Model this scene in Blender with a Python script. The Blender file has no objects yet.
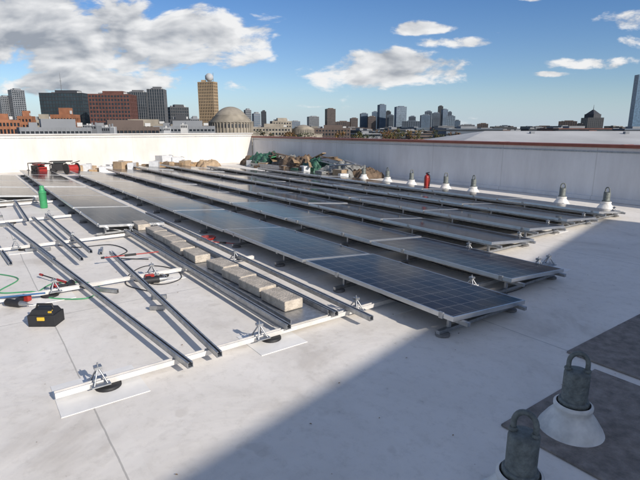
import bpy, math, random
from mathutils import Vector, Matrix
random.seed(7)
S=bpy.context.scene
R=math.radians
RZ=R(-54)
CA,SA=math.cos(RZ),math.sin(RZ)
def W(p,q,z=0): return Vector((p*CA-q*SA, p*SA+q*CA, z))

# ---------------------------------------------------------------- materials
def mat(name,col,rough=.7,metal=0,var=.15,scale=5,bump=0,bscale=40,spec=.5,detail=3,coat=0):
    m=bpy.data.materials.new(name); m.use_nodes=True
    nt=m.node_tree; b=nt.nodes['Principled BSDF']
    b.inputs['Roughness'].default_value=rough; b.inputs['Metallic'].default_value=metal
    b.inputs['Specular IOR Level'].default_value=spec
    tc=nt.nodes.new('ShaderNodeTexCoord')
    n=nt.nodes.new('ShaderNodeTexNoise'); n.inputs['Scale'].default_value=scale; n.inputs['Detail'].default_value=detail
    n.inputs['Roughness'].default_value=.65
    nt.links.new(tc.outputs['Object'],n.inputs['Vector'])
    r=nt.nodes.new('ShaderNodeMapRange'); r.inputs['From Min'].default_value=.3; r.inputs['From Max'].default_value=.7
    r.inputs['To Min'].default_value=1-var; r.inputs['To Max'].default_value=1+var
    nt.links.new(n.outputs['Fac'],r.inputs['Value'])
    v=nt.nodes.new('ShaderNodeVectorMath'); v.operation='SCALE'
    v.inputs[0].default_value=col[:3]
    nt.links.new(r.outputs['Result'],v.inputs['Scale'])
    nt.links.new(v.outputs[0],b.inputs['Base Color'])
    if bump:
        n2=nt.nodes.new('ShaderNodeTexNoise'); n2.inputs['Scale'].default_value=bscale; n2.inputs['Detail'].default_value=3
        nt.links.new(tc.outputs['Object'],n2.inputs['Vector'])
        bp=nt.nodes.new('ShaderNodeBump'); bp.inputs['Strength'].default_value=bump; bp.inputs['Distance'].default_value=.02
        nt.links.new(n2.outputs['Fac'],bp.inputs['Height']); nt.links.new(bp.outputs['Normal'],b.inputs['Normal'])
    return m

class NT:
    """tiny node-math helper"""
    def __init__(s,nt): s.nt=nt
    def m(s,op,a,b=None,c=None,clamp=False):
        n=s.nt.nodes.new('ShaderNodeMath'); n.operation=op; n.use_clamp=clamp
        for i,x in enumerate((a,b,c)):
            if x is None: continue
            if isinstance(x,(int,float)): n.inputs[i].default_value=x
            else: s.nt.links.new(x,n.inputs[i])
        return n.outputs[0]
    def noise(s,vec,scale,detail=8,rough=.6,dist=0):
        n=s.nt.nodes.new('ShaderNodeTexNoise'); n.inputs['Scale'].default_value=scale; n.inputs['Detail'].default_value=detail
        n.inputs['Roughness'].default_value=rough; n.inputs['Distortion'].default_value=dist
        s.nt.links.new(vec,n.inputs['Vector']); return n.outputs['Fac']
    def comb(s,x,y,z=0):
        n=s.nt.nodes.new('ShaderNodeCombineXYZ')
        for i,a in enumerate((x,y,z)):
            if isinstance(a,(int,float)): n.inputs[i].default_value=a
            else: s.nt.links.new(a,n.inputs[i])
        return n.outputs[0]
    def mix(s,f,a,b,bt='MIX'):
        n=s.nt.nodes.new('ShaderNodeMix'); n.data_type='RGBA'; n.blend_type=bt
        if isinstance(f,(int,float)): n.inputs['Factor'].default_value=f
        else: s.nt.links.new(f,n.inputs['Factor'])
        for k,x in ((6,a),(7,b)):
            if isinstance(x,tuple): n.inputs[k].default_value=(*x[:3],1)
            else: s.nt.links.new(x,n.inputs[k])
        return n.outputs[2]
    def mr(s,v,a,b,c=0,d=1,smooth=False):
        n=s.nt.nodes.new('ShaderNodeMapRange')
        if smooth: n.interpolation_type='SMOOTHSTEP'
        s.nt.links.new(v,n.inputs['Value'])
        for k,x in zip(('From Min','From Max','To Min','To Max'),(a,b,c,d)): n.inputs[k].default_value=x
        return n.outputs['Result']

def mat_roof():
    m=bpy.data.materials.new('tpo_membrane'); m.use_nodes=True; nt=m.node_tree; b=nt.nodes['Principled BSDF']; h=NT(nt)
    tc=nt.nodes.new('ShaderNodeTexCoord'); o=tc.outputs['Object']
    sp=nt.nodes.new('ShaderNodeSeparateXYZ'); nt.links.new(o,sp.inputs[0]); x,y=sp.outputs[0],sp.outputs[1]
    med=h.noise(o,.9,5,.66,.5); fine=h.noise(o,11,5,.78)
    spots=h.noise(o,4.3,2,.5)
    c=h.mix(h.mr(med,.34,.66),(.83,.785,.72),(.71,.665,.60))
    c=h.mix(h.m('MULTIPLY',h.mr(med,.55,.70,smooth=True),.40),c,(.50,.45,.39))
    c=h.mix(h.m('MULTIPLY',h.mr(fine,.50,.72),.38),c,(.48,.44,.38))
    c=h.mix(h.m('MULTIPLY',h.mr(fine,.66,.74),.6),c,(.28,.25,.21))
    c=h.mix(h.m('MULTIPLY',h.mr(spots,.68,.72),.25),c,(.42,.37,.31))
    c=h.mix(h.m('MULTIPLY',h.mr(spots,.30,.27),.3),c,(.86,.83,.78))
    wob=h.m('MULTIPLY',h.m('SUBTRACT',med,.5),.03)
    yy=h.m('ADD',y,wob)
    fy=h.m('FRACT',h.m('DIVIDE',h.m('ADD',yy,29.58),3.0))
    fx=h.m('FRACT',h.m('DIVIDE',h.m('ADD',x,40.6),9.0))
    l1=h.m('LESS_THAN',fy,.003); l2=h.m('LESS_THAN',fx,.001)
    band=h.m('LESS_THAN',fy,.035)
    line=h.m('MAXIMUM',l1,l2)
    c=h.mix(h.m('MULTIPLY',band,.14),c,(.85,.82,.76))
    c=h.mix(h.m('MULTIPLY',line,.5),c,(.20,.19,.175))
    nt.links.new(c,b.inputs['Base Color']); b.inputs['Roughness'].default_value=.6
    b.inputs['Specular IOR Level'].default_value=.3
    bh=h.m('ADD',med,h.m('MULTIPLY',band,.25))
    bh=h.m('ADD',bh,h.m('MULTIPLY',spots,.3))
    bp=nt.nodes.new('ShaderNodeBump'); bp.inputs['Strength'].default_value=.3; bp.inputs['Distance'].default_value=.04
    nt.links.new(bh,bp.inputs['Height']); nt.links.new(bp.outputs['Normal'],b.inputs['Normal'])
    return m

def mat_wall(nm,k,tint=(1,1,1)):
    m=bpy.data.materials.new(nm); m.use_nodes=True; nt=m.node_tree; b=nt.nodes['Principled BSDF']; h=NT(nt)
    tc=nt.nodes.new('ShaderNodeTexCoord'); o=tc.outputs['Object']
    sp=nt.nodes.new('ShaderNodeSeparateXYZ'); nt.links.new(o,sp.inputs[0]); x,y,z=sp.outputs
    st=nt.nodes.new('ShaderNodeMapping'); st.inputs['Scale'].default_value=(1.5,1.5,.3); nt.links.new(o,st.inputs[0])
    n=h.noise(st.outputs[0],1.2,5,.7); n2=h.noise(o,.6,3)
    s=lambda *c: tuple(a*k*t for a,t in zip(c,tint))
    c=h.mix(h.mr(n,.35,.7),s(.80,.76,.70),s(.66,.62,.57))
    c=h.mix(h.m('MULTIPLY',h.mr(n2,.5,.7),.35),c,s(.52,.48,.44))
    f=h.m('LESS_THAN',h.m('FRACT',h.m('DIVIDE',h.m('ADD',x,60.3),2.4)),.008)
    c=h.mix(h.m('MULTIPLY',f,.4),c,(.4,.39,.37))
    nt.links.new(c,b.inputs['Base Color']); b.inputs['Roughness'].default_value=.6
    bp=nt.nodes.new('ShaderNodeBump'); bp.inputs['Strength'].default_value=.5; bp.inputs['Distance'].default_value=.06
    nt.links.new(n,bp.inputs['Height']); nt.links.new(bp.outputs['Normal'],b.inputs['Normal'])
    return m

def mat_pv():
    m=bpy.data.materials.new('pv_glass'); m.use_nodes=True; nt=m.node_tree; b=nt.nodes['Principled BSDF']; h=NT(nt)
    tc=nt.nodes.new('ShaderNodeTexCoord'); o=tc.outputs['Object']
    sp=nt.nodes.new('ShaderNodeSeparateXYZ'); nt.links.new(o,sp.inputs[0]); x,y=sp.outputs[0],sp.outputs[1]
    px,py=.1605,.1585
    fx=h.m('FRACT',h.m('DIVIDE',h.m('ADD',x,px*12),px)); fy=h.m('FRACT',h.m('DIVIDE',h.m('ADD',y,py*12),py))
    gx=h.m('GREATER_THAN',h.m('ABSOLUTE',h.m('SUBTRACT',fx,.5)),.482)
    gy=h.m('GREATER_THAN',h.m('ABSOLUTE',h.m('SUBTRACT',fy,.5)),.482)
    g=h.m('MAXIMUM',gx,gy)
    bus=h.m('LESS_THAN',h.m('ABSOLUTE',h.m('SUBTRACT',h.m('FRACT',h.m('MULTIPLY',fy,4)),.5)),.04)
    oi=nt.nodes.new('ShaderNodeObjectInfo')
    n=h.noise(o,3,4)
    c=h.mix(oi.outputs['Random'],(.009,.012,.024),(.030,.027,.028))
    c=h.mix(h.m('MULTIPLY',bus,.25),c,(.10,.10,.11))
    c=h.mix(h.m('MULTIPLY',g,.6),c,(.18,.18,.19))
    c=h.mix(h.m('MULTIPLY',h.mr(n,.4,.75),.08),c,(.30,.28,.24))
    nt.links.new(c,b.inputs['Base Color'])
    nt.links.new(h.mr(n,.3,.7,.06,.14),b.inputs['Roughness'])
    b.inputs['IOR'].default_value=1.12
    return m

M_roof=mat_roof(); M_wall=mat_wall('parapet_membrane_shade',1.0,(.95,1,1.09)); M_wall2=mat_wall('parapet_membrane_sunlit',.88); M_pv=mat_pv()  # shaded wall's colour carries the bluish cast of shade; sunlit wall's copy is toned down
M_frame=mat('aluminium_frame',(.58,.59,.60),.40,.9,.08,8)
M_galv=mat('galvanized_steel',(.38,.39,.40),.45,.8,.25,18)
M_dgalv=mat('weathered_galvanized',(.15,.165,.155),.6,.3,.35,30,.35,80)
M_strut=mat('white_strut',(.66,.64,.61),.45,.2,.1,12)
M_back=mat('panel_backsheet',(.40,.40,.39),.6,0,.05)
M_black=mat('black_rubber',(.018,.018,.02),.6,0,.2,20)
M_foot=mat('grey_foot_pad',(.16,.155,.15),.8,0,.25,20)
M_conc=mat('concrete_block_mat',(.46,.405,.335),.9,0,.3,9,.6,60)
M_white=mat('white_flashing',(.68,.66,.62),.5,0,.2,10,.2,30)
M_patch=mat('new_membrane_patch',(.80,.78,.74),.5,0,.08,4,.15,10)
M_pad=mat('walkway_pad_mat',(.24,.21,.185),.85,0,.35,14,.6,90)
M_cop=mat('brown_coping',(.27,.085,.055),.45,.1,.15,4)
M_cop2=mat('pale_coping',(.50,.485,.46),.5,.1,.1,4)
M_red=mat('red_paint',(.34,.028,.022),.4,0,.2,8)
M_yel=mat('yellow_plastic',(.65,.42,.04),.4,0,.1)
M_blue=mat('blue_paint',(.05,.13,.28),.4,0,.15)
M_green=mat('green_plastic',(.05,.30,.12),.45,0,.2,9)
M_tarp=mat('green_tarp',(.025,.085,.055),.5,0,.5,4,.6,8)
M_card=mat('cardboard',(.36,.26,.165),.85,0,.25,6)
M_wood=mat('timber',(.34,.23,.13),.8,0,.3,7)
M_leaf=mat('dry_leaf',(.20,.12,.05),.9,0,.5,30)
M_wrap=mat('plastic_wrap',(.60,.61,.62),.25,0,.1,10,.6,12)

# ---------------------------------------------------------------- mesh builder
class MB:
    def __init__(s): s.v=[];s.f=[];s.m=[];s.ms=[];s.sm=[]
    def mi(s,m):
        if m not in s.ms: s.ms.append(m)
        return s.ms.index(m)
    def add(s,vs,fs,m,smooth=False):
        o=len(s.v); s.v+= [tuple(v) for v in vs]; k=s.mi(m)
        for f in fs: s.f.append([i+o for i in f]); s.m.append(k); s.sm.append(smooth)
    def box(s,c,d,m,rz=0,rx=0,ry=0,taper=1):
        X=Matrix.Translation(c)@Matrix.Rotation(rz,4,'Z')@Matrix.Rotation(ry,4,'Y')@Matrix.Rotation(rx,4,'X')
        a,b,h=d[0]/2,d[1]/2,d[2]/2
        vs=[X@Vector((x*(taper if z>0 else 1),y*(taper if z>0 else 1),z)) for z in(-h,h) for x,y in((-a,-b),(a,-b),(a,b),(-a,b))]
        s.add(vs,[(3,2,1,0),(4,5,6,7),(0,1,5,4),(1,2,6,5),(2,3,7,6),(3,0,4,7)],m)
    def tube(s,pts,r,m,n=8,r1=None):
        pts=[Vector(p) for p in pts]
        vs=[]; a=None
        for i,p in enumerate(pts):
            t=(pts[min(i+1,len(pts)-1)]-pts[max(i-1,0)]).normalized()
            if a is None:
                u=Vector((0,0,1)) if abs(t.z)<.9 else Vector((1,0,0))
                a=t.cross(u).normalized()
            else:
                a=a-t*a.dot(t)
                if a.length<1e-4: a=t.orthogonal()
                a.normalize()
            b=t.cross(a).normalized()
            rr=r if r1 is None else r+(r1-r)*i/(len(pts)-1)
            for k in range(n):
                w=2*math.pi*k/n; vs.append(p+a*math.cos(w)*rr+b*math.sin(w)*rr)
        fs=[]
        for i in range(len(pts)-1):
            for k in range(n):
                fs.append((i*n+k,i*n+(k+1)%n,(i+1)*n+(k+1)%n,(i+1)*n+k))
        s.add(vs,fs,m,True)
        s.add(vs[:n],[tuple(range(n))],m); s.add(vs[-n:],[tuple(range(n-1,-1,-1))],m)
    def lathe(s,prof,m,c=(0,0,0),n=28,smooth=True):
        vs=[];fs=[]
        for r,z in prof:
            for k in range(n):
                w=2*math.pi*k/n; vs.append((c[0]+r*math.cos(w),c[1]+r*math.sin(w),c[2]+z))
        for i in range(len(prof)-1):
            for k in range(n): fs.append((i*n+k,i*n+(k+1)%n,(i+1)*n+(k+1)%n,(i+1)*n+k))
        s.add(vs,fs,m,smooth)
    def build(s,name,loc=(0,0,0),rz=0,bevel=0,rot=None):
        me=bpy.data.meshes.new(name); me.from_pydata(s.v,[],s.f); me.update()
        for m in s.ms: me.materials.append(m)
        for i,p in enumerate(me.polygons): p.material_index=s.m[i]; p.use_smooth=s.sm[i]
        o=bpy.data.objects.new(name,me); S.collection.objects.link(o); o.location=loc
        o.rotation_euler=rot if rot else (0,0,rz)
        if bevel:
            b=o.modifiers.new('b','BEVEL'); b.width=bevel; b.segments=2; b.limit_method='ANGLE'
        return o
def place(mb,name,p,q,z=0,yaw=0,bevel=0): return mb.build(name,W(p,q,z),RZ+yaw,bevel)

# ---------------------------------------------------------------- roof, parapets
PW=-21.6; QW=11.6
b=MB(); b.box((-4.8,1.3,-9.1),(33.6,20.6,18.2),M_roof)
o=b.build('roof',(0,0,0),RZ)
h1=1.2
w=MB(); w.box((0,0,h1/2+.002),(33.2,.32,h1),M_wall); w.box((0,0,h1+.03),(33.3,.46,.07),M_cop)
w.box((0,-.19,.05),(33.2,.06,.09),M_wall); w.box((0,-.168,h1-.10),(33.2,.014,.03),M_galv)
for i in range(11): w.box((-15+i*3.05,0,h1+.033),(.06,.47,.074),M_cop)
place(w,'parapet_wall',PW+16.6,QW+.16)
h2=1.37
w=MB(); w.box((0,0,h2/2+.002),(20.4,.32,h2),M_wall2); w.box((0,0,h2+.025),(20.5,.42,.05),M_cop2)
w.box((0,-.19,.05),(20.4,.06,.09),M_wall2); w.box((0,-.168,h2-.10),(20.4,.014,.03),M_galv)
w.build('parapet_wall',W(PW-.163,QW-10.25),RZ+math.pi/2)
# penthouse behind / right of the camera: casts the big shadow
w=MB(); M_pent=mat('penthouse_cladding',(.42,.42,.41),.6,.1,.1,2)
w.box((0,0,2.0),(11.2,4,4.0),M_pent); w.box((0,0,4.05),(11.3,4.1,.1),M_galv)
for i in range(18): w.box((-5.3+i*.62,2.02,1.9),(.06,.04,3.7),M_galv)
w.box((1,2.04,1.05),(1.0,.06,2.1),M_dgalv)
w.build('rooftop_penthouse',(8.70,-2.59,0),R(49.0))

# ---------------------------------------------------------------- solar panels
PL,PWd,T=2.0,.98,.036
def panel_mesh():
    b=MB(); f=.016
    b.box((0,0,0),(PL-2*f,PWd-2*f,.006),M_pv)
    b.box((0,0,-.008),(PL-2*f,PWd-2*f,.004),M_back)
    for s_ in(-1,1):
        b.box((0,s_*(PWd/2-f/2),-.014),(PL,f,T),M_frame)
        b.box((s_*(PL/2-f/2),0,-.014),(f,PWd-2*f,T),M_frame)
    b.box((0,.2,-.022),(.14,.10,.022),M_black)
    return b
pm=panel_mesh().build('solar_panel'); PM=pm.data; bpy.data.objects.remove(pm)
ZH,ZL=.20,.12
TILT=-math.asin((ZH-ZL)/PWd)
HP=PWd*math.cos(TILT)
def panel(p,q,jit=True):
    o=bpy.data.objects.new('solar_panel',PM); S.collection.objects.link(o)
    j=random.uniform(-.005,.005)
    o.location=W(p,q+HP/2+random.uniform(-.012,.012),(ZH+ZL)/2+j)
    o.rotation_euler=(TILT+random.uniform(-.014,.014),random.uniform(-.005,.005),RZ+random.uniform(-.004,.004))
rows=[(.30,-12.6,-20.6),(1.50,-7.7,-20.0),(2.86,-2.20,-20.4),(4.09,-2.5,-20.4),(5.26,-3.53,-20.4),(6.44,-3.73,-20.4),(7.62,-3.8,-18.4),(8.79,-3.85,-16.4)]
for q0,p0,p1 in rows:
    p=p0
    while p-PL>p1:
        panel(p-PL/2,q0); p-=PL+.045
    pe=p
    r=MB()
    for yq,z in((.10,ZH-.064),(HP-.10,ZL-.028)):
        r.box(((p0+pe)/2-p0+.0,yq,z),(p0-pe+.14,.035,.030),M_galv)
    legs=[s for s in [p0-.12]+[p0-.3-i*1.15 for i in range(1,20)] if s>pe]
    for s in legs:
        x=s-p0
        r.box((x,.10,.088),(.025,.025,.066),M_galv)
        r.box((x,HP-.10,.064),(.025,.025,.020),M_galv)
        r.box((x,HP/2,.04),(.035,HP+.06,.028),M_galv)
        r.tube([(x,.10,ZH-.085),(x,.34,.05)],.008,M_galv,6)
        for yy in(.03,HP-.03): r.lathe([(0,.024),(.052,.024),(.060,.018),(.060,.004)],M_foot,(x,yy,0),14)
        r.box((x,.0,ZH-.02),(.04,.02,.05),M_galv)
    pts=[]; n=int((p0-pe)/.25)
    for i in range(n):
        pts.append((-(i*.25)-.1,.16+.02*math.sin(i*1.7),ZH-.09-.035*abs(math.sin(i*.55))))
    r.tube(pts,.006,M_black,5)
    place(r,'solar_rack',p0,q0)

def bracket(b,x,y,h=.10,m=None):
    m=m or M_galv
    for sx in(-.055,.055):
        b.tube([(x+sx,y-.04,.05),(x,y,.05+h)],.006,m,6); b.tube([(x+sx,y+.04,.05),(x,y,.05+h)],.006,m,6)
    b.box((x,y,.05+h),(.045,.045,.018),m); b.tube([(x,y,.05+h),(x,y,.08+h)],.005,m,6)
    b.box((x,y,.052),(.15,.11,.008),m)
def strut(p,q0,q1,feet,brk):
    b=MB()
    b.box((0,(q1-q0)/2,.04),(.04,q1-q0,.024),M_strut); b.box((-.016,(q1-q0)/2,.058),(.008,q1-q0,.012),M_strut); b.box((.016,(q1-q0)/2,.058),(.008,q1-q0,.012),M_strut)
    for f in feet: b.lathe([(0,.026),(.07,.026),(.080,.018),(.080,.004)],M_black,(0,f-q0,0),20)
    for k in brk: bracket(b,0,k-q0)
    place(b,'support_strut',p,q0,0,random.uniform(-.012,.012))
strut(-3.05,.25,3.6,(.55,1.75,),(.5,1.65,2.62))
strut(-5.2,-1.6,2.75,(-.5,.5,1.6),(.55,1.5,2.5))
strut(-7.5,-1.2,2.3,(-.5,.5),(.4,1.1,1.9))
strut(-9.8,-1.0,1.45,(-.5,.5),(.2,1.1))
strut(-12.0,-1.0,1.45,(-.5,.5),(.2,1.1))
strut(-2.85,3.85,5.5,(5.3,),(3.95,5.16,5.38))
strut(-3.8,5.10,6.4,(),(5.15,6.30))
strut(-4.05,6.40,9.9,(),(7.5,8.67,9.84))
b=MB()
for p,q,s1,s2 in((-3.05,.5,.42,.5),(-3.05,1.75,.4,.4),(-3.05,3.0,.4,.4),(-5.2,.5,.4,.4),(-5.2,1.6,.4,.4),(-7.5,.5,.4,.4),(-2.85,5.3,.4,.5),(-2.85,3.7,.4,.4),(-4.0,7.5,.4,.4),(-4.0,8.6,.4,.4),(-4.45,10.3,.5,.5),(-5.36,10.3,.5,.5)):
    b.box((p,q,.002),(s1,s2,.004),M_patch)
b.build('membrane_patch',(0,0,0),RZ)

def rail(name,p0,q0,p1,q1,z0=.06,z1=.06,w=.040,m=M_galv):
    L=math.hypot(p1-p0,q1-q0); b=MB()
    b.box((0,0,0),(L,w,.006),m); b.box((0,w/2-.002,.018),(L,.004,.036),m); b.box((0,-w/2+.002,.018),(L,.004,.036),m)
    b.box((0,w/2-.007,.036),(L,.012,.004),m); b.box((0,-w/2+.007,.036),(L,.012,.004),m)
    o=b.build(name,W((p0+p1)/2,(q0+q1)/2,(z0+z1)/2))
    o.rotation_euler=(0,-math.atan2(z1-z0,L),RZ+math.atan2(q1-q0,p1-p0))
rail('metal_rail',-7.0,.62,-2.85,1.02,.072,.072)
rail('metal_rail',-6.3,1.33,-2.88,1.24,.072,.072)
rail('metal_rail',-9.3,.42,-6.3,.70,.08,.08)
rail('metal_rail',-9.6,.82,-6.1,.96,.085,.085)
rail('metal_rail',-8.9,.15,-6.7,.28,.01,.01)
rail('metal_rail',-9.8,1.05,-6.4,1.12,.09,.09)
rail('metal_rail',-9.0,2.58,-2.75,2.52,.072,.072)
rail('metal_rail',-12.2,.75,-9.3,.72,.09,.09)
rail('metal_rail',-12.4,.25,-9.5,.15,.09,.09)
rail('metal_rail',-7.6,1.84,-3.0,1.88,.072,.072)
rail('metal_rail',-7.6,2.35,-3.0,2.35,.072,.072)
p=-3.30; i=0
while p>-7.6:
    b=MB(); L=.39
    b.box((0,0,.045),(L,.19,.09),M_conc)
    place(b,'concrete_block',p-L/2,2.115+random.uniform(-.035,.035),.084,random.uniform(-.09,.09),.009)
    i+=1
    p-=L+(.22 if i in(4,9) else random.choice((.01,.02,.04,.06)))
b=MB(); b.box((0,0,0),(4.6,.36,.004),M_galv)
for s_ in(-1,1): b.box((0,s_*.185,.02),(4.6,.004,.04),M_galv)
place(b,'ballast_tray',-5.35,2.115,.078)

# ---------------------------------------------------------------- roof anchors
def anchor(p,q,yaw,mats=(M_white,M_dgalv),n=40):
    b=MB()
    b.lathe([(0.185,.004),(.18,.012),(.165,.016),(.158,.032),(.125,.085),(.098,.12),(.092,.135),(.098,.15),(.098,.165),(.085,.172)],mats[0],n=n)
    b.lathe([(.07,.13),(.07,.165),(.064,.175),(.064,.340),(.060,.356),(.030,.362),(0,.362)],mats[1],n=n)
    b.lathe([(.070,.165),(.076,.170),(.076,.186),(.072,.192),(.064,.194)],mats[1],n=n)
    pts=[(-.045,0,.35),(-.045,0,.38)]+[(-.045*math.cos(math.pi*k/12),0,.40+.055*math.sin(math.pi*k/12)) for k in range(13)]+[(.045,0,.38),(.045,0,.35)]
    b.tube(pts,.0125,mats[1],10)
    for sx in(-.045,.045): b.lathe([(.02,.36),(.02,.368),(.014,.374)],mats[1],(sx,0,0),12)
    place(b,'roof_anchor',p,q,0,yaw)
def xy2pq(X,Y): return X*CA+Y*SA, -X*SA+Y*CA
a1=xy2pq(1.36,2.33); a2=xy2pq(.855,1.79)
anchor(*a1,R(30)); anchor(*a2,R(18))
for p in(-4.45,-5.36,-7.66,-8.55,-9.8,-10.8,-11.9,-13.2): anchor(p,10.4,random.uniform(0,3),n=20)
def pad(p0,p1,q0,q1):
    b=MB(); b.box((0,0,.009),(p1-p0,q1-q0,.014),M_pad)
    place(b,'walkway_pad',(p0+p1)/2,(q0+q1)/2,0,0,.004)
pad(-1.58,-.62,3.38,4.9); pad(-1.58,-.62,4.95,6.4); pad(-1.33,-.4,2.2,3.27)

# ---------------------------------------------------------------- clutter
b=MB()
b.box((0,0,.05),(.22,.16,.10),M_black); b.box((0,0,.12),(.20,.14,.04),M_black,taper=.8)
b.box((0,-.083,.07),(.06,.010,.03),M_yel); b.box((.07,-.05,.118),(.03,.03,.03),M_yel,rx=.4)
b.tube([(-.07,0,.135),(-.06,0,.17),(.06,0,.17),(.07,0,.135)],.010,M_black,8)
place(b,'tool_case',-4.45,.38,0,R(55),.006)
def drill(p,q,yaw):
    b=MB()
    b.tube([(-.09,0,.04),(.06,0,.04)],.034,M_black,14); b.tube([(.06,0,.04),(.11,0,.04),(.14,0,.04)],.026,M_galv,12,.012)
    b.box((-.03,.07,.04),(.04,.11,.036),M_black,rz=.2); b.box((-.02,.14,.04),(.09,.045,.055),M_red)
    b.tube([(.14,0,.04),(.20,0,.04)],.004,M_galv,6)
    place(b,'cordless_drill',p,q,0,yaw,.003)
drill(-5.05,.20,R(40)); drill(-5.35,.72,R(170)); drill(-5.0,1.45,R(80))
def bar(name,p0,q0,p1,q1,z,m,m2,r=.007):
    b=MB(); v=Vector((p1-p0,q1-q0,0)); 
    b.tube([(0,0,z),v*.35+Vector((0,0,z)),v+Vector((0,0,z))],r,m,8)
    b.tube([v*.4+Vector((0,0,z)),v*.6+Vector((0,0,z))],r*2,m2,10)
    b.tube([Vector((0,0,z)),v*.06+Vector((0,0,z))],r*1.9,m2,10)
    place(b,name,p0,q0)
bar('clamp_bar',-6.0,1.15,-5.9,1.80,.11,M_red,M_black)
bar('clamp_bar',-6.4,2.66,-6.0,2.95,.03,M_red,M_black)
bar('layout_pole',-5.35,-.6,-5.05,.45,.085,M_blue,M_white,.009)
bar('clamp_bar',-5.9,.5,-5.1,.8,.05,M_black,M_red)
def hose(name,pq,m,r=.006,n=60):
    P=[Vector((a,b_,r+.004)) for a,b_ in pq]; out=[]
    P=[P[0]]+P+[P[-1]]
    for i in range(1,len(P)-2):
        for k in range(8):
            t=k/8; p0,p1,p2,p3=P[i-1],P[i],P[i+1],P[i+2]
            out.append(.5*((2*p1)+(p2-p0)*t+(2*p0-5*p1+4*p2-p3)*t*t+(3*p1-p0-3*p2+p3)*t**3))
    out.append(P[-1]); b=MB(); b.tube(out,r,m,6); b.build(name,(0,0,0),RZ)
hose('extension_cord',[(-5.9,-.5),(-5.6,-.2),(-5.3,.3),(-5.6,.6),(-5.3,.95),(-4.9,.8),(-5.1,.5),(-5.4,.4),(-5.6,.1),(-6.0,.3),(-6.4,.1)],M_green,.006)
hose('black_cable',[(-5.2,1.3),(-4.9,1.5),(-5.0,1.75),(-5.4,1.8),(-5.7,1.6),(-5.5,1.35),(-5.1,1.2),(-4.7,1.35)],M_black,.005)
hose('black_cable',[(-7.5,.9),(-7.2,1.1),(-7.1,1.5),(-6.6,1.6),(-6.3,1.4),(-6.0,1.7)],M_black)
hose('black_cable',[(-2.95,3.2),(-2.75,3.4),(-2.8,3.7),(-2.65,3.95),(-2.6,4.4),(-2.7,4.8)],M_black,.004)
b=MB()
for k in range(3):
    b.tube([(math.cos(w*.52)*(.10+.01*k),math.sin(w*.52)*(.09+.012*k),.02+.012*k) for w in range(13)],.006,M_red,6)
place(b,'coiled_hose',-6.6,2.75)
random.seed(31)
for i in range(14):
    rail('metal_offcut',*(lambda p,q,a,l:(p,q,p+l*math.cos(a),q+l*math.sin(a)))(random.uniform(-11,-4.2),random.uniform(-.4,1.6),random.uniform(0,3),random.uniform(.10,.3)),.006,.006,.03)
b=MB()
b.lathe([(.0,.002),(.065,.002),(.07,.02),(.072,.32),(.078,.325),(.078,.34),(.055,.35),(.04,.42),(.045,.46),(0,.47)],M_green,n=24)
b.tube([(-.075,0,.32),(-.06,0,.38),(0,0,.41)],.005,M_black)
place(b,'green_canister',-11.4,1.2)
b=MB()
b.lathe([(0,.002),(.065,.002),(.07,.02),(.07,.34),(.06,.385),(.035,.41),(.02,.42),(.02,.46),(0,.46)],M_red,n=20)
b.box((.02,0,.47),(.12,.025,.02),M_black,ry=-.25); b.box((.02,0,.44),(.10,.02,.015),M_black)
b.tube([(0.02,0,.43),(.09,0,.41),(.11,0,.30),(.09,0,.12)],.012,M_black)
place(b,'fire_extinguisher',-8.75,9.87)
def generator(p,q,yaw,m,m2):
    b=MB()
    for y in(-.22,.22):
        b.tube([(-.36,y,.08),(-.36,y,.42),(.36,y,.42),(.36,y,.08),(-.36,y,.08)],.014,m,8)
    for x in(-.36,.36): b.tube([(x,-.22,.42),(x,.22,.42)],.014,m,8)
    b.box((-.12,0,.22),(.36,.32,.24),M_black); b.box((.18,0,.2),(.20,.26,.2),m2); b.box((-.05,0,.385),(.4,.26,.06),m2)
    for y in(-.27,.27): b.tube([(-.27,y-.03,.10),(-.27,y+.03,.10)],.10,M_black,16)
    b.tube([(.36,-.18,.34),(.62,-.18,.42),(.62,.18,.42),(.36,.18,.34)],.012,M_black,8)
    place(b,'portable_generator',p,q,0,yaw,.006)
generator(-19.8,2.1,.3,M_black,M_red); generator(-20.5,2.9,1.3,M_black,M_dgalv)
def spool(p,q,mm):
    b=MB()
    for x in(-.2,.2): b.tube([(x-.015,0,.2),(x+.015,0,.2)],.2,M_black,20)
    b.tube([(-.18,0,.2),(.18,0,.2)],.14,mm,18); place(b,'cable_spool',p,q,0,random.uniform(0,3))
spool(-19.6,3.1,M_red)
def carton(p,q,s,m=M_card,yaw=0,z=0):
    b=MB(); x,y,h=s
    b.box((0,0,h/2),(x,y,h),m); b.box((0,0,h+.003),(x*.98,.06,.006),M_wrap)
    b.box((x*.25,y/2+.05,h-.01),(x*.45,.12,.008),m,rx=-.5); b.box((0,y*.5+.002,h*.5),(x*.25,.006,h*.3),M_white)
    place(b,'cardboard_box',p,q,z,yaw,.01)
random.seed(3)
for i in range(22):
    q=3.4+i*.22+random.uniform(-.1,.1)
    carton(-20.3+random.uniform(-.8,.6),q,(random.uniform(.25,.6),random.uniform(.2,.5),random.uniform(.10,.36)),random.choice((M_card,M_card,M_wood,M_wrap)),random.uniform(0,3))
carton(-20.9,6.9,(.5,.5,.5),M_wrap,.3); carton(-20.9,7.4,(.5,.5,.42),M_wrap,.1)
def planks(name,p,q,L,n,yaw,m,z=0,w=.14,t=.04):
    b=MB()
    for i in range(n):
        b.box((random.uniform(-.15,.15),(i%3-1)*(w+.01),t/2+(i//3)*(t+.004)),(L*random.uniform(.85,1),w,t),m,rz=random.uniform(-.03,.03))
    place(b,name,p,q,z,yaw,.004)
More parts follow.
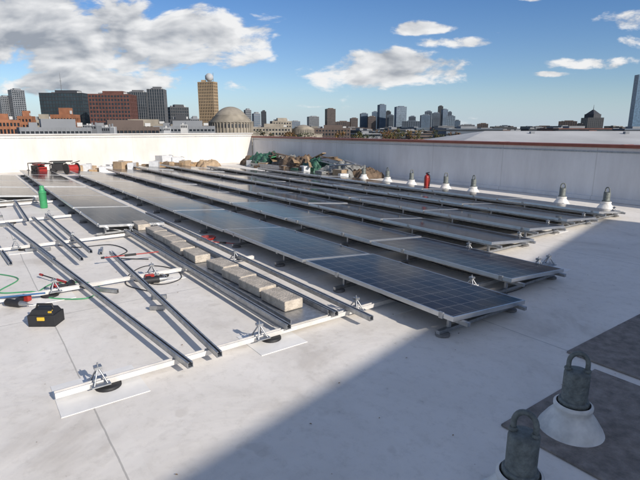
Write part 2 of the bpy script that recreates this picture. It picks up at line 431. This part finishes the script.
planks('timber_stack',-20.9,5.0,1.4,9,1.2,M_wood); planks('timber_stack',-17,10.4,2.4,12,.1,M_wood)
planks('timber_stack',-14.2,10.7,2.2,12,-.1,M_wood); planks('rail_stack',-20.3,-.6,3.0,9,.6,M_galv,0,.05,.05)
planks('rail_stack',-17.5,10.0,2.6,9,.0,M_galv,0,.06,.06)
def tarp(p,q,sx,sy,h,m,seed):
    random.seed(seed); b=MB(); N=30; vs=[]; ph=[random.uniform(0,6) for _ in range(8)]
    for i in range(N):
        for j in range(N):
            u=i/(N-1)*2-1; v=j/(N-1)*2-1
            e=max(abs(u),abs(v))**4; base=(1-e)
            f=.55+.16*math.sin(u*4+ph[0])*math.cos(v*3+ph[1])+.14*abs(math.sin(u*9+ph[2]+v*3))+.10*abs(math.cos(v*11+ph[3]+u*4))
            z=h*base*f+random.uniform(0,.05)*h
            vs.append((u*sx/2*(1+.06*math.sin(v*7+ph[4])),v*sy/2*(1+.08*math.sin(u*8+ph[5])),max(z,.005)))
    fs=[(i*N+j,(i+1)*N+j,(i+1)*N+j+1,i*N+j+1) for i in range(N-1) for j in range(N-1)]
    b.add(vs,fs,m,False); place(b,'tarpaulin_heap',p,q,0,random.uniform(-.2,.2))
M_brn=mat('brown_canvas',(.13,.09,.06),.9,0,.4,5); M_gt=mat('grey_canvas',(.22,.22,.21),.9,0,.4,5)
tarp(-18.6,10.7,1.6,1.3,.72,M_tarp,1); tarp(-16.2,10.7,1.9,1.2,.70,M_brn,2); tarp(-14.9,10.7,1.4,1.1,.62,M_tarp,5); tarp(-13.4,10.8,1.7,1.1,.56,M_gt,4)
tarp(-17.3,10.9,1.1,1.0,.66,M_gt,14); tarp(-12.3,10.9,.9,.8,.38,M_brn,8); tarp(-20.2,8.6,.9,.9,.35,M_card,9); tarp(-19.9,10.6,1.0,.9,.5,M_brn,19)
random.seed(12)
for i in range(22):
    b=MB(); L=random.uniform(.6,1.5); b.box((0,0,0),(L,random.uniform(.05,.25),.03),random.choice((M_wood,M_card,M_brn,M_galv,M_green,M_brn)))
    o=b.build('scrap_board',W(random.uniform(-19.5,-12.5),10.6+random.uniform(-.4,.3),random.uniform(.30,.58))); o.rotation_euler=(random.uniform(-.4,.4),random.uniform(-.25,.25),RZ+random.uniform(-.6,.6))
for i in range(16):
    carton(random.uniform(-19.5,-12.2),10.0+random.uniform(-.1,.2),(random.uniform(.2,.5),random.uniform(.2,.3),random.uniform(.1,.3)),random.choice((M_card,M_wrap,M_brn,M_tarp,M_gt)),random.uniform(-.4,.4))
hose('garden_hose',[(-15,9.85),(-14.5,10.0),(-14.2,9.88),(-13.6,10.0),(-13.2,9.88),(-12.6,10.05),(-12,9.9)],M_green,.02)

random.seed(5); b=MB()
for i in range(260):
    p=random.uniform(-9,0.5); q=random.uniform(-1,8); s=random.uniform(.003,.011); w=random.uniform(0,6); z=.006
    c,sn=math.cos(w)*s,math.sin(w)*s
    b.add([(p-c,q-sn,z),(p+sn*.5,q-c*.5,z+s*.3),(p+c,q+sn,z),(p-sn*.5,q+c*.5,z+s*.25)],[(0,1,2),(0,2,3)],M_leaf)
b.build('fallen_leaves',(0,0,0),RZ)

# ---------------------------------------------------------------- city
GZ=-18
M_ground=mat('city_ground',(.09,.09,.08),.9,0,.3,.01)
b=MB(); 
n=48; b.add([(0,0,0)]+[(9000*math.cos(2*math.pi*k/n),9000*math.sin(2*math.pi*k/n),0) for k in range(n)],[(0,k+1,(k+1)%n+1) for k in range(n)],M_ground)
b.build('ground',(0,0,GZ))
def gl(name,c,r=.15): return mat(name,c,r,0,.25,.12,spec=.6,detail=1)
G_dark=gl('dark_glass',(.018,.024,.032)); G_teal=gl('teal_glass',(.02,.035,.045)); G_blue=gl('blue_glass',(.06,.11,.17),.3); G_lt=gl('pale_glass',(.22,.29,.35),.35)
C_red=mat('red_brick',(.115,.05,.04),.85,0,.2,.3,detail=1); C_or=mat('orange_brick',(.27,.115,.06),.85,0,.2,.3,detail=1)
C_tan=mat('tan_concrete',(.34,.25,.155),.85,0,.12,.1,detail=1); C_stone=mat('limestone',(.27,.24,.195),.85,0,.2,.2,detail=1)
C_grey=mat('grey_concrete',(.19,.20,.215),.85,0,.15,.1,detail=1); C_dk=mat('dark_cladding',(.035,.038,.045),.6,0,.2,.1,detail=1); C_wh=mat('white_cladding',(.42,.43,.44),.7,0,.15,.1,detail=1)
C_st=mat('stripe_cladding',(.11,.115,.125),.85,0,.15,.1,detail=1)
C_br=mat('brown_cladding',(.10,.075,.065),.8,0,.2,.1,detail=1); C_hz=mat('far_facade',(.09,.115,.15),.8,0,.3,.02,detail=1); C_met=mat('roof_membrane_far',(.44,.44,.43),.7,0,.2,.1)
def bldg(name,bl,br,top,d,glass,wallm,floors,piers,yaw=0,asp=.8,bt=.35,pt=.3,pent=True,base=GZ,proud=.3):
    Wd=d*(br-bl)/1000; yw=R(yaw); w=Wd/(abs(math.cos(yw))+asp*abs(math.sin(yw))); dp=w*asp
    bc=(bl+br)/2000; H=1.6+d*top/1000-base
    b=MB(); b.box((0,0,H/2),(w,dp,H),glass)
    fh=H/floors
    for i in range(floors+1):
        z=i*fh; hh=fh*bt
        if i==0: z=hh/2+.01
        if i==floors: z=H-hh/2+.25
        b.box((0,0,z),(w+2*proud,dp+2*proud,hh),wallm)
    if piers:
        cw=w/piers; k2=max(2,round(dp/cw)); cd=dp/k2; P=proud*1.25
        for i in range(piers+1):
            x=-w/2+i*cw; x=max(-w/2+cw*pt/2-P,min(w/2-cw*pt/2+P,x))
            for s_ in(-1,1): b.box((x,s_*dp/2,H/2),(cw*pt,2*P,H-.1),wallm)
        for i in range(1,k2):
            y=-dp/2+i*cd
            for s_ in(-1,1): b.box((s_*w/2,y,H/2),(2*P,cd*pt,H-.1),wallm)
    if pent:
        b.box((w*.05,0,H+fh*.45),(w*.5,dp*.5,fh*.9),wallm); b.box((-w*.3,dp*.1,H+fh*.3),(w*.12,dp*.2,fh*.5),C_grey)
        b.box((w*.36,-dp*.2,H+fh*.35),(w*.08,dp*.1,fh*.4),C_met)
    return b.build(name,(bc*d,d,base),-math.atan(bc)+yw),H,w,dp
bldg('office_tower',-640,-616,62,1500,G_dark,C_grey,22,6,20)
bldg('office_tower',-617,-589,75,1500,G_dark,C_grey,24,6,20)
bldg('glass_office_building',-551,-456,68,560,G_teal,C_dk,15,14,-25,.6,.16,.08)
bldg('brick_office_building',-456,-368,66,520,G_dark,C_red,14,13,-18,.6,.38,.30)
bldg('striped_office_tower',-386,-340,70,720,G_dark,C_st,18,10,-12,.8,.08,.30,proud=.4)
bldg('striped_office_tower',-342,-306,76,720,G_dark,C_st,18,7,-12,.8,.08,.30,proud=.4)
bldg('office_block',-306,-264,42,820,G_dark,C_dk,11,8,15)
bldg('office_block',-262,-243,20,700,G_dark,C_grey,8,5,10)
o,H,w,dp=bldg('concrete_tower',-241,-204,90,600,G_dark,C_tan,21,9,-32,.45,.34,.42,False)
b=MB(); rr=4.8
b.lathe([(rr*math.sin(t*math.pi/12)*1.0,rr*1.15-rr*math.cos(t*math.pi/12)) for t in range(2,13)],C_wh,n=24)
b.lathe([(rr*.55,-.3),(rr*.55,.9)],C_grey,n=16); b.box((-7,0,1.2),(5,4,2.6),C_tan); b.tube([(4,3,0),(4,3,11)],.25,C_grey,6); b.tube([(-5,1,0),(-5,1,8)],.2,C_grey,6)
r_=b.build('radome',(o.location.x+2.5,600,o.location.z+H))
b=MB(); b.tube([(0,0,0),(0,0,24)],.5,C_grey,6,.15)
for z in(5,10,15): b.box((0,0,z),(2.4,.3,.3),C_grey)
b.build('antenna_mast',(-.53*560+2,575,1.6+.068*560))
C_met2=mat('dome_stone',(.26,.23,.185),.8,0,.16,.3)
def dome(name,bc,d,r,ztop,zdrum,zbase):
    b=MB(); k=ztop-zdrum
    b.lathe([(r*.98,zbase),(r*.98,zdrum-.9)],C_stone,n=64,smooth=False); b.lathe([(r*1.03,zdrum-.9),(r*1.03,zdrum),(r*.94,zdrum+.01)],C_stone,n=64,smooth=False)
    prof=[]; R0=r*.94
    for i in range(5):
        prof+= [(R0-i*r*.055,zdrum+i*k*.085),(R0-i*r*.055,zdrum+(i+1)*k*.085)]
    R1=R0-4*r*.055-r*.03; z1=zdrum+5*k*.085
    b.lathe(prof+[(R1,z1)],C_stone,n=64,smooth=False)
    hc=ztop-z1; Rs=(R1*R1+hc*hc)/(2*hc); a0=math.asin(min(1,R1/Rs))
    b.lathe([(Rs*math.sin(a0*(1-t/10)),ztop-Rs+Rs*math.cos(a0*(1-t/10))) for t in range(11)],C_met2,n=64)
    for i in range(40):
        w=2*math.pi*i/40; b.box((r*1.0*math.cos(w),r*1.0*math.sin(w),(zbase+zdrum)/2-.5),(.8,.9,zdrum-zbase-1),C_stone,rz=w)
    for i in range(40):
        w=2*math.pi*(i+.5)/40; b.box((r*.985*math.cos(w),r*.985*math.sin(w),zdrum-3.2),(.3,1.1,2.6),C_dk,rz=w)
    b.box((0,0,zbase-6),(r*2.7,r*2.4,12),C_stone,rz=RZ); b.box((0,0,zbase+.3),(r*2.8,r*2.5,.6),C_stone,rz=RZ)
    b.build(name,(bc*d,d,0))
dome('domed_hall',-.179,360,15.6,17.3,7.0,-1.5); dome('domed_hall',-.034,430,9.4,5.2,1.9,-3)
bldg('orange_brick_building',-700,-612,17,230,G_dark,C_or,7,12,20,.5,.4,.35)
bldg('orange_brick_building',-604,-575,24,250,G_dark,C_or,8,4,-20,.7,.45,.4)
bldg('orange_brick_building',-536,-486,27,240,G_dark,C_or,7,7,-30,.6,.45,.35)
bldg('stone_campus_building',-575,-536,17,260,G_dark,C_stone,7,6,-10,.6,.45,.35)
bldg('laboratory_building',-600,-470,2,170,G_dark,C_grey,6,16,8,.4,.4,.25)
bldg('laboratory_building',-470,-330,3,210,G_dark,C_br,6,18,6,.4,.45,.2)
bldg('laboratory_building',-420,-300,9,290,G_dark,C_stone,7,18,-8,.4,.45,.3)
bldg('laboratory_building',-330,-215,5,280,G_dark,C_grey,6,16,0,.4,.5,.25)
bldg('laboratory_building',-300,-262,18,420,G_dark,C_dk,6,6,0,.8)
bldg('stone_campus_building',-135,-60,3,420,G_dark,C_stone,6,12,0,.4,.45,.4)
bldg('stone_campus_building',-100,-58,15,450,G_dark,C_stone,8,7,10,.8,.45,.4)
bldg('stone_campus_building',-15,60,1,440,G_dark,C_br,6,12,0,.4,.45,.4)
# rooftop plant on the low campus roofs
random.seed(77)
for i in range(14):
    d=random.uniform(175,285); be=random.uniform(-.66,-.24); top=random.uniform(4,11)/1000*d+1.6; b=MB()
    w_=random.uniform(2,6); hh=random.uniform(1.2,2.4)
    b.box((0,0,-3+hh/2),(w_,w_*.6,hh+6),random.choice((C_grey,C_wh,C_dk,C_met))); b.tube([(w_*.25,0,hh),(w_*.25,0,hh+1.2)],.35,C_grey,8); b.tube([(-w_*.2,0,hh),(-w_*.2,0,hh+.7)],.5,C_met,8)
    for k in range(4): b.box((-w_*.35+k*w_*.23,-w_*.302,hh*.45),(w_*.15,.06,hh*.6),C_dk)
    b.build('air_handling_unit',(be*d,d,top-hh-.5),random.uniform(-.3,.3))
bldg('office_tower',-152,-138,37,1100,G_dark,C_grey,16,5,20); bldg('office_tower',-136,-120,30,1000,G_blue,C_grey,14,5,20); bldg('office_tower',-118,-108,34,1300,G_dark,C_dk,16,4)
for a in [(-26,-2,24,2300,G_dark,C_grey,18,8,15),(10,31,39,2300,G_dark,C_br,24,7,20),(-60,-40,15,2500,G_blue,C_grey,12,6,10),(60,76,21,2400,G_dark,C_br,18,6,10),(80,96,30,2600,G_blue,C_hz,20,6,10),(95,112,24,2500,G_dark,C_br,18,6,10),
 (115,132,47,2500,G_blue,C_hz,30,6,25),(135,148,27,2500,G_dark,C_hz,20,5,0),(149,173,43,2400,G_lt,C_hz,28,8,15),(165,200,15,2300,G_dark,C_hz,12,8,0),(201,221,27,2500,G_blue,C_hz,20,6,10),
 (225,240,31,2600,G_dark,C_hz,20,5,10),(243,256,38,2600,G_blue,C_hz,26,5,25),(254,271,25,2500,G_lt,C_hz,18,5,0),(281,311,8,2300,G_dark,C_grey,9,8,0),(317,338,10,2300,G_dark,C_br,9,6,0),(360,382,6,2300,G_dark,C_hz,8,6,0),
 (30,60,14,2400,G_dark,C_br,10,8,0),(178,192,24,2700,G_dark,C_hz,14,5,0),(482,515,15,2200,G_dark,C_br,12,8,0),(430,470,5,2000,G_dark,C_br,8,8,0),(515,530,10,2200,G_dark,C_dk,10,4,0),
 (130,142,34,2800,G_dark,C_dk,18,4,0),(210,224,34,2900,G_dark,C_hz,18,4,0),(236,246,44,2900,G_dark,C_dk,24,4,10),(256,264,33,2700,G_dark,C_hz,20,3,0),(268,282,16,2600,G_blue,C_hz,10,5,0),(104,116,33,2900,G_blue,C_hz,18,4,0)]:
    bldg('office_tower',*a)
o,H,w,dp=bldg('pyramid_top_tower',527,567,22,2300,G_dark,C_dk,18,8,25,1,.4,.4,False)
b=MB(); b.box((0,0,8),(w*.7,w*.7,16),C_dk,rz=.4); b.box((0,0,26),(w*.62,w*.62,20),C_dk,rz=.4,taper=.12); b.tube([(0,0,34),(0,0,58)],1.6,C_dk,6,.4)
b.build('pyramid_roof',o.location+Vector((0,0,H)))
G_han=gl('mirror_glass',(.10,.17,.25),.25)
bldg('glass_skyscraper',624,668,104,2300,G_han,G_blue,60,12,30,.35,.12,.06,False,proud=.15)
random.seed(21); b=MB()
for i in range(420):
    d=random.choice((random.uniform(500,900),random.uniform(900,2600),random.uniform(2000,5000))); be=random.uniform(-.8,.85)
    top=random.uniform(-9,2) if d<1500 else random.uniform(-4,6)
    w=random.uniform(20,60)*(1 if d<1500 else 1.5); H=max(4,1.6+d*top/1000-GZ); rz=random.choice((RZ,.1,.4))
    m=random.choice((C_red,C_grey,C_stone,C_br,C_hz,C_hz,C_dk,C_dk)); 
    b.box((be*d,d,GZ+H/2),(w,w*.7,H),m,rz=rz); b.box((be*d,d,GZ+H+1),(w*.3,w*.2,2.4),C_grey,rz=rz)
    nf=max(2,int(H/4))
    for k in range(nf): b.box((be*d,d,GZ+(k+.55)*H/nf),(w+.3,w*.7+.3,H/nf*.4),G_dark,rz=rz)
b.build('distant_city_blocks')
b=MB()
x0,x1,y0,y1=13,62,52,80
zr,ze=1.35,-.55
b.add([(x0,y0,ze),(x1,y0-8,ze),(x1,y1,ze),(x0,y1,ze),(x0+9,(y0+y1)/2,zr),(x1-6,(y0+y1)/2-4,zr)],[(0,1,5,4),(1,2,5),(2,3,4,5),(3,0,4)],C_met)
b.add([(x0,y0,ze),(x1,y0-8,ze),(x1,y1,ze),(x0,y1,ze),(x0,y0,GZ),(x1,y0-8,GZ),(x1,y1,GZ),(x0,y1,GZ)],[(0,4,5,1),(1,5,6,2),(2,6,7,3),(3,7,4,0)],C_wh)
for i in range(3): b.box((x0+14+i*11,63-i*1.6,1.05),(.5,.5,.5),C_grey)
b.build('neighboring_hall')
L_mats=[mat('autumn_foliage_a',(.12,.06,.025),.9,0,.4,1,detail=1),mat('autumn_foliage_b',(.07,.075,.025),.9,0,.4,1,detail=1),mat('autumn_foliage_c',(.16,.09,.03),.9,0,.4,1,detail=1),mat('foliage_dark',(.04,.05,.022),.9,0,.4,1,detail=1)]
M_bark=mat('bark',(.09,.07,.05),.9)
random.seed(9); b=MB()
for i in range(60):
    d=random.uniform(330,600); be=random.choice((random.uniform(-.12,.30),random.uniform(-.12,.30),random.uniform(-.12,.30),random.uniform(-.6,-.2)))
    top=random.uniform(-7,2)/1000*d+1.6; x,y=be*d,d; Ht=top-GZ; m=random.choice(L_mats)
    b.tube([(x,y,GZ),(x,y,GZ+Ht*.6)],.5,M_bark,6,.2)
    cl=[(random.gauss(0,2.6),random.gauss(0,2.6),GZ+Ht*random.uniform(.5,.93),random.uniform(1.2,2.4)) for _ in range(12)]
    for cx,cy,cz,cr in cl:
        b.tube([(x,y,GZ+Ht*.45),(x+cx,y+cy,cz)],.15,M_bark,4,.05)
        for k in range(22):
            v=Vector((random.gauss(0,1),random.gauss(0,1),random.gauss(0,1))).normalized()*cr*random.uniform(.5,1.1); c=Vector((x+cx,y+cy,cz))+v
            t1=Vector((random.gauss(0,1),random.gauss(0,1),random.gauss(0,1))).normalized()*.5; t2=v.cross(t1).normalized()*.5
            b.add([c-t1,c+t2,c+t1,c-t2],[(0,1,2,3)],m if random.random()<.8 else random.choice(L_mats))
b.build('distant_trees')

# ---------------------------------------------------------------- camera
cam=bpy.data.cameras.new('Camera'); co=bpy.data.objects.new('Camera',cam); S.collection.objects.link(co); S.camera=co
cam.sensor_width=36; cam.lens=27.17; cam.clip_end=20000; cam.clip_start=.05
co.location=(0,0,1.6); co.rotation_euler=(R(90-12.94),0,0)

# ---------------------------------------------------------------- light
EL=R(27); AZ=R(-45)
sd=Vector((math.cos(EL)*math.cos(AZ),math.cos(EL)*math.sin(AZ),math.sin(EL)))
l=bpy.data.lights.new('sun','SUN'); l.energy=4.9; l.angle=R(.53); l.color=(1,.93,.84)
lo=bpy.data.objects.new('sun',l); S.collection.objects.link(lo); lo.rotation_euler=sd.to_track_quat('Z','Y').to_euler()

w=bpy.data.worlds.new('World'); S.world=w; w.use_nodes=True; nt=w.node_tree; h=NT(nt)
w.cycles.sampling_method='MANUAL'; w.cycles.sample_map_resolution=256
bg=nt.nodes['Background']; bg.inputs['Strength'].default_value=.1
sky=nt.nodes.new('ShaderNodeTexSky'); sky.sky_type='NISHITA'; sky.sun_disc=False; sky.sun_elevation=EL; sky.sun_rotation=R(135)
sky.air_density=1.0; sky.dust_density=.2; sky.ozone_density=1.4
tc=nt.nodes.new('ShaderNodeTexCoord'); sp=nt.nodes.new('ShaderNodeSeparateXYZ'); nt.links.new(tc.outputs['Generated'],sp.inputs[0])
x,y,z=sp.outputs
ya=h.m('MAXIMUM',h.m('ABSOLUTE',y),.08); u=h.m('DIVIDE',x,ya); v=h.m('DIVIDE',z,ya)
cv=h.comb(h.m('MULTIPLY',u,8),h.m('MULTIPLY',v,19),h.m('MULTIPLY',y,.6))
cv2=h.comb(h.m('ADD',h.m('MULTIPLY',u,8),.12),h.m('ADD',h.m('MULTIPLY',v,19),.36),h.m('MULTIPLY',y,.6))
n0=h.noise(cv,1.0,7,.58,.25); n1=h.noise(cv2,1.0,3,.56,.25)
blobs=[(-.40,.165,.27,.080,1.10),(-.22,.185,.14,.050,.95),(-.62,.19,.25,.10,1.1),(-.46,.088,.32,.026,.85),
       (.145,.112,.180,.034,1.15),(.11,.135,.09,.02,.95),(.20,.190,.075,.013,.85),(.26,.165,.06,.010,.5),
       (.60,.205,.09,.024,.95),(.56,.125,.12,.014,.75),(.40,.247,.05,.012,.7),(.64,.165,.07,.018,.85),(.42,.105,.10,.006,.5),
       (0,.6,.7,.12,.5)]
m=None
for cx,cy,rx,ry,a in blobs:
    dx=h.m('DIVIDE',h.m('SUBTRACT',u,cx),rx); dy=h.m('DIVIDE',h.m('SUBTRACT',v,cy),ry)
    r2=h.m('ADD',h.m('MULTIPLY',dx,dx),h.m('MULTIPLY',dy,dy))
    k=h.m('MULTIPLY',h.m('MAXIMUM',h.m('SUBTRACT',1.15,r2),-1.0),a)
    m=k if m is None else h.m('MAXIMUM',m,k)
# unseen broken cloud added behind the camera as neutral fill light, more overhead
m=h.m('MAXIMUM',m,h.mr(y,.05,-.25,-1,.35)); m=h.m('MAXIMUM',m,h.mr(v,.35,.9,-1,.12))
dens=h.m('ADD',h.m('MULTIPLY',m,.54),h.m('MULTIPLY',h.m('SUBTRACT',n0,.5),2.7))
al=h.mr(dens,.10,.46,0,1,True)
lit=h.m('ADD',.74,h.m('MULTIPLY',h.m('SUBTRACT',n0,n1),3.4))
thick=h.mr(dens,.45,1.15,0,.36)
leftbank=h.mr(u,-.75,-.05,.27,0)
lit=h.m('SUBTRACT',h.m('SUBTRACT',lit,thick),leftbank,clamp=True)
ccol=h.mix(lit,(3.3,3.6,4.1),(9.0,9.0,9.0))
al=h.m('MULTIPLY',al,.97)
tint=h.mix(h.mr(v,0,.26,0,1),(.85,.94,1.12),(.50,.74,1.08))
skc=h.mix(1.0,sky.outputs[0],tint,'MULTIPLY')
haze=h.mr(v,0,.10,.65,0,True)
skc=h.mix(haze,skc,(4.2,5.6,7.4))
c=h.mix(al,skc,ccol)
nt.links.new(c,bg.inputs['Color'])
S.view_settings.view_transform='Standard'; S.view_settings.look='None'; S.view_settings.exposure=0
